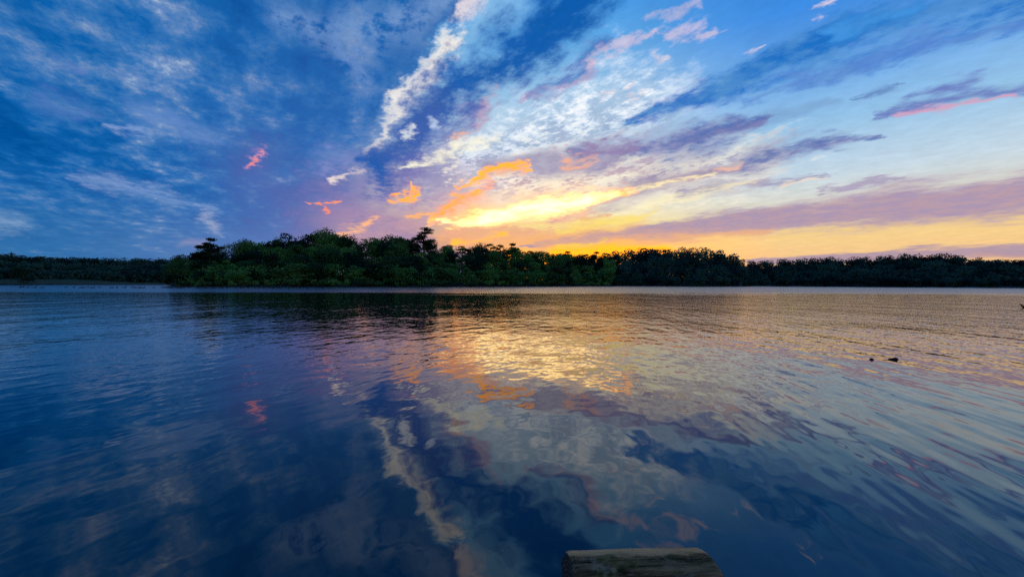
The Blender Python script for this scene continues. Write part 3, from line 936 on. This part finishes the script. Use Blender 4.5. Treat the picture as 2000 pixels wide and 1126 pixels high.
LIB['bigpine'] = kinds('big_pine', pine_tree, (77,), M['needle'], 24.0, 11.0, n=6500, size=0.24, bare=0.35, tiers=14, flat=0.5)
BASE_H['bigpine'] = 24.0; NAMES['bigpine'] = 'pine_tree'
LIB['umbrella'] = kinds('flat_pine', pine_tree, (81,), M['needle'], 18.0, 11.0, n=6500, size=0.26, bare=0.45, tiers=10, flat=0.5, spread=1.1)
BASE_H['umbrella'] = 18.0; NAMES['umbrella'] = 'pine_tree'
special(829, 442, PROM, 'prom', 40, 'bigpine', 'tall open-crowned pine, the highest tree of the wooded point, black against the glow', wide=1.45)
special(411, 467, PROM, 'prom', 26, 'umbrella', 'flat-topped dark pine rising over the left end of the wooded point', wide=1.3)
special(353, 497, PROM, 'prom', 8, 'oak', 'small round tree at the left tip of the wooded point', var=1, wide=0.8)
for px_, py_, kd, lb in ((956, 474, 'pine', 'small pine standing up just right of the big pine'), (978, 476, 'pine', 'thin spiky pine second to the right of the big pine'),
                         (1000, 477, 'umbrella', 'little flat-topped pine third to the right of the big pine'),
                         (1036, 488, 'pine', 'leftmost small pine of the skyline dip below the yellow glow'), (1051, 488, 'oak', 'bushy tree next to the leftmost pine of the skyline dip'),
                         (1108, 492, 'umbrella', 'broad ragged pine in the lowest dip of the skyline'), (1144, 495, 'pine', 'small pine right of the broad ragged one in the skyline dip'),
                         (1165, 493, 'umbrella', 'pointed ragged pine in the right half of the skyline dip'), (1186, 493, 'pine', 'rightmost small pine of the skyline dip')):
    special(px_, py_, PROM, 'prom', 44, kd, lb, wide=1.25, var=0)
special(1110, 527, PROM, 'prom', 5, 'cone', 'pale pointed tree at the waterline under the skyline dip', wide=1.1)
special(46, 521, FARL, 'farl', 12, 'oak', 'round dark tree standing alone on the grassy bank at far left', var=2, wide=1.6)
special(22, 490, FARL, 'farl', 100, 'pine', 'lone thin treetop sticking out of the far left skyline', wide=0.5, var=1)

# ------------------------------------------------------------------ geese
def goose(up_):
    if up_:
        path = [(-0.46, 0, 0.10), (-0.36, 0, 0.085), (-0.20, 0, 0.06), (0.0, 0, 0.045), (0.18, 0, 0.06), (0.27, 0, 0.12), (0.30, 0, 0.22), (0.31, 0, 0.32), (0.33, 0, 0.385), (0.38, 0, 0.395), (0.425, 0, 0.385), (0.46, 0, 0.375)]
        rad = [0.015, 0.06, 0.115, 0.135, 0.115, 0.075, 0.042, 0.034, 0.042, 0.040, 0.020, 0.008]
    else:
        path = [(-0.46, 0, 0.10), (-0.36, 0, 0.085), (-0.20, 0, 0.06), (0.0, 0, 0.045), (0.18, 0, 0.06), (0.28, 0, 0.10), (0.34, 0, 0.16), (0.38, 0, 0.20), (0.42, 0, 0.205), (0.47, 0, 0.19), (0.50, 0, 0.175), (0.53, 0, 0.16)]
        rad = [0.015, 0.06, 0.115, 0.135, 0.115, 0.070, 0.042, 0.036, 0.042, 0.038, 0.020, 0.008]
    V, Fc = [], []
    n = 10
    for i, p in enumerate(path):
        p = Vector(p)
        d = (Vector(path[min(i + 1, len(path) - 1)]) - Vector(path[max(i - 1, 0)])).normalized()
        u = Vector((0, 1, 0)); w_ = d.cross(u)
        for k in range(n):
            a = 2 * math.pi * k / n
            V.append(p + u * math.cos(a) * rad[i] * 1.1 + w_ * math.sin(a) * rad[i])
    for i in range(len(path) - 1):
        for k in range(n):
            Fc.append((i * n + k, i * n + (k + 1) % n, (i + 1) * n + (k + 1) % n, (i + 1) * n + k))
    Fc.append(tuple(range(n))); Fc.append(tuple(range(len(path) * n - 1, (len(path) - 1) * n - 1, -1)))
    me = datablock('goose', (V, Fc), M['goose'])
    me.polygons.foreach_set('use_smooth', [True] * len(me.polygons))
    return me


GEESE = [goose(True), goose(False)]
grnd = random.Random(9)
GX = [39, 44, 52, 55, 65, 70, 82, 129, 144, 156, 160, 163, 171, 177, 182, 195, 218, 228, 242, 246, 257, 264, 272, 276, 281, 300, 315, 320, 326, 330, 335, 345, 351, 358,
      369, 388, 400, 418, 431, 434, 444, 460, 470, 474, 484, 498, 505, 515, 522, 528, 533, 547, 565, 572, 585, 600, 630]
for gi_, gx_ in enumerate(GX, 1):
    yy = hor(gx_) + grnd.uniform(10.4, 11.6)
    d_ = pix(gx_, yy + 0.0)
    t_ = CAM_H / -d_.z
    o = bpy.data.objects.new('goose', GEESE[0 if grnd.random() < 0.7 else 1]); COL.objects.link(o)
    o.location = (d_.x * t_, d_.y * t_, 0.0)
    o.rotation_euler = (0, 0, grnd.choice((0, 0, 0, math.pi)) + grnd.uniform(-0.5, 0.5))
    s_ = grnd.uniform(0.85, 1.1); o.scale = (s_, s_, s_)
    tag(o, f'tiny dark goose, {nth(gi_)} from the left in the long row on the water', 'goose', 'geese rafting across the left of the lake')

# ------------------------------------------------------------------ snags in the water
def stub(name, px, py, segs, radii, label, n=9, rot=0.0, k=0.62, flat=0.72):
    d_ = pix(px, py); t_ = CAM_H / -d_.z
    rnd_ = random.Random(len(name) + px)
    v_, f_ = tube(segs, radii, n)
    v_ = [(p + Vector((rnd_.uniform(-1, 1), rnd_.uniform(-1, 1), rnd_.uniform(-1, 1))) * 0.12 * radii[i // n]) * k for i, p in enumerate(v_)]
    o = mesh(name, v_, f_, M['snag'], loc=(d_.x * t_, d_.y * t_, 0), smooth=False)
    o.rotation_euler = (0, 0, rot); o.scale = (1.0, 1.0, flat)
    return tag(o, label, 'branch')


stub('branch_stub', 1702, 702, [(-0.005, 0, -0.20), (0.0, 0, -0.05), (0.0, 0, 0.0), (0.004, 0, 0.03), (0.01, 0.0, 0.05), (-0.002, 0, 0.072)], [0.07, 0.065, 0.058, 0.05, 0.036, 0.008],
     'small dark knob of sunken wood poking out of the water, left of the pair')
stub('broken_branch', 1748, 701, [(-0.235, 0, -0.012), (-0.17, 0, 0.008), (-0.10, 0, 0.02), (-0.03, 0.0, 0.032), (0.03, 0, 0.028), (0.055, 0, 0.0), (0.07, 0, -0.12)], [0.006, 0.014, 0.024, 0.036, 0.044, 0.042, 0.05],
     'dark wedge-shaped broken branch end lying in the water, right of the pair')
stub('branch_tip', 1999, 601, [(-0.22, 0, 0.24), (-0.10, 0, 0.14), (0.02, 0, 0.05), (0.12, 0, -0.03), (0.3, 0, -0.25)], [0.015, 0.045, 0.07, 0.085, 0.1],
     'slanting dark branch tip cut by the right edge of the picture', k=1.0, flat=1.0)


# ------------------------------------------------------------------ log on the bank
def log_materials():
    m_, t, g, out = mat('log_bark')
    tc = g.n('ShaderNodeTexCoord')
    p = tc.outputs['Object']
    x, y, z = g.sep(p)
    st_ = g.xyz(g.m('MULTIPLY', x, 0.10), y, z)
    n1 = g.noise(st_, 38, 8, 0.62)                              # grain along the log
    n4 = g.noise(g.xyz(g.m('MULTIPLY', x, 0.25), y, z), 90, 6, 0.6)
    n2 = g.noise(g.xyz(g.m('MULTIPLY', x, 0.5), y, z), 11, 6, 0.65)
    n3 = g.noise(p, 26, 6, 0.7)
    ang = g.m('ARCTAN2', g.m('MULTIPLY', y, -1.0), z)          # 0 on top, positive towards the viewer
    c = g.mix(g.mr(n1, 0.36, 0.66), (0.012, 0.006, 0.003), (0.30, 0.15, 0.065))
    c = g.mix(g.m('MULTIPLY', g.mr(n4, 0.56, 0.70), 0.6), c, (0.30, 0.22, 0.15))
    moss = g.m('MULTIPLY', g.mr(n2, 0.46, 0.60), g.mr(ang, 0.8, 0.3))
    c = g.mix(g.m('MULTIPLY', moss, 0.75), c, g.mix(g.mr(n3, 0.35, 0.65), (0.045, 0.030, 0.008), (0.24, 0.15, 0.04)))
    lich = g.m('MULTIPLY', g.mr(g.noise(p, 6.5, 7, 0.72), 0.53, 0.64), g.mr(ang, 0.7, 0.2))
    c = g.mix(g.m('MULTIPLY', lich, 0.6), c, (0.36, 0.24, 0.15))
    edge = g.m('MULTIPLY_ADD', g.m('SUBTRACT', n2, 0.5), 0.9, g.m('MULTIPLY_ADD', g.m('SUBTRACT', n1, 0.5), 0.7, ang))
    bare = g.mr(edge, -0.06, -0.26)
    wood = g.mix(g.mr(n1, 0.3, 0.7), (0.66, 0.24, 0.07), (0.98, 0.45, 0.19))  # worn bare wood, its orange deepened to carry the warm glow
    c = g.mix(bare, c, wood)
    bp = g.n('ShaderNodeBump'); g.put(bp, 'Strength', g.m('MULTIPLY_ADD', bare, -0.5, 0.8)); bp.inputs['Distance'].default_value = 0.006
    g.put(bp, 'Height', g.m('ADD', n1, g.m('MULTIPLY', n4, 0.3)))
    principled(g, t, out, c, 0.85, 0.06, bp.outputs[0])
    m2, t, g, out = mat('log_cut_end')
    tc = g.n('ShaderNodeTexCoord')
    x, y, z = g.sep(tc.outputs['Object'])
    rr = g.m('SQRT', g.m('ADD', g.m('MULTIPLY', y, y), g.m('MULTIPLY', z, z)))
    n_ = g.noise(tc.outputs['Object'], 14, 5, 0.6)
    ring = g.m('SINE', g.m('MULTIPLY_ADD', rr, 420.0, g.m('MULTIPLY', n_, 9.0)))
    c = g.mix(g.mr(ring, -1, 1), (0.035, 0.024, 0.018), (0.075, 0.055, 0.042))
    principled(g, t, out, c, 0.85, 0.2)
    return m_, m2


def build_log():
    bark, cut = log_materials()
    L, Rd = 0.66, 0.185
    # upper silhouette: rows 1073 (left, x 1104) and 1066 (right, x 1383)
    zt = 0.04 + 2 * Rd
    def on(px, py, zz):
        d_ = pix(px, py); t_ = (CAM_H - zz) / -d_.z
        return Vector((d_.x * t_, d_.y * t_, zz))
    A = on(1106, 1074, zt - 0.025); B = on(1364, 1066, zt - 0.025)
    ax = (B - A); ax.z = 0
    L = ax.length; yaw = math.atan2(ax.y, ax.x)
    mid = (A + B) / 2
    nrm = Vector((-math.sin(yaw), math.cos(yaw), 0))
    centre = Vector((mid.x, mid.y, 0.04 + Rd)) - nrm * 0.095
    e = bpy.data.objects.new('log', None); COL.objects.link(e)
    e.location = centre - Vector((0, 0, Rd)); e.rotation_euler = (0, 0, yaw)
    tag(e, 'mossy cut log with a worn pale top lying on the bank at the bottom edge', 'log')
    nx, na = 80, 96
    rng = np.random.default_rng(4)
    ph = rng.random(24) * 6.28; fr = rng.integers(2, 14, 24); fx = rng.random(24) * 16
    V, Fc = [], []
    def rad(u, a):
        s_ = 0
        for k in range(24):
            s_ += math.sin(fr[k] * a + ph[k] + fx[k] * u * (0.35 if k < 12 else 1.2)) / (fr[k] ** 0.9)
        r_ = Rd * (1 + 0.016 * s_)
        crack = abs(math.sin(a * 9 + 1.3 * math.sin(u * 7) + 0.6 * math.sin(u * 19)))
        # the worn top is smooth, the bark below is furrowed
        top = max(0, math.cos(a))
        r_ -= 0.006 * max(0, 1 - crack * 6) * (1 - top ** 6)
        return r_
    for i in range(nx + 1):
        u = -L / 2 + L * i / nx
        endf = min(i, nx - i)
        k_ = 1 - (0.035 if endf == 0 else 0.012 if endf == 1 else 0)
        for j in range(na):
            a = 2 * math.pi * j / na
            r_ = rad(u, a) * k_
            skew = 0.02 * math.cos(a) * (1 if i > nx / 2 else 1) * abs(u) / (L / 2) * 0
            V.append((u + skew, -math.sin(a) * r_, math.cos(a) * r_))
    for i in range(nx):
        for j in range(na):
            Fc.append((i * na + j, (i + 1) * na + j, (i + 1) * na + (j + 1) % na, i * na + (j + 1) % na))
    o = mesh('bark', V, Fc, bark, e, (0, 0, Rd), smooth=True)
    for s_, i in ((-1, 0), (1, nx)):
        ring = [Vector(V[i * na + j]) for j in range(na)]
        vv = list(ring)
        for f_ in (0.92, 0.55, 0.2):
            vv += [Vector((p.x + s_ * (0.006 + 0.004 * math.sin(5 * q_ / na * 6.28)), p.y * f_, p.z * f_)) for q_, p in enumerate(ring)]
        vv.append(Vector((ring[0].x + s_ * 0.006, 0, 0)))
        ff = []
        for b_ in range(3):
            for j in range(na):
                q = (b_ * na + j, b_ * na + (j + 1) % na, (b_ + 1) * na + (j + 1) % na, (b_ + 1) * na + j)
                ff.append(q if s_ > 0 else q[::-1])
        for j in range(na):
            q = (3 * na + j, 3 * na + (j + 1) % na, len(vv) - 1)
            ff.append(q if s_ > 0 else q[::-1])
        mesh('cut_end', vv, ff, cut, e, (0, 0, Rd), smooth=True)


build_log()
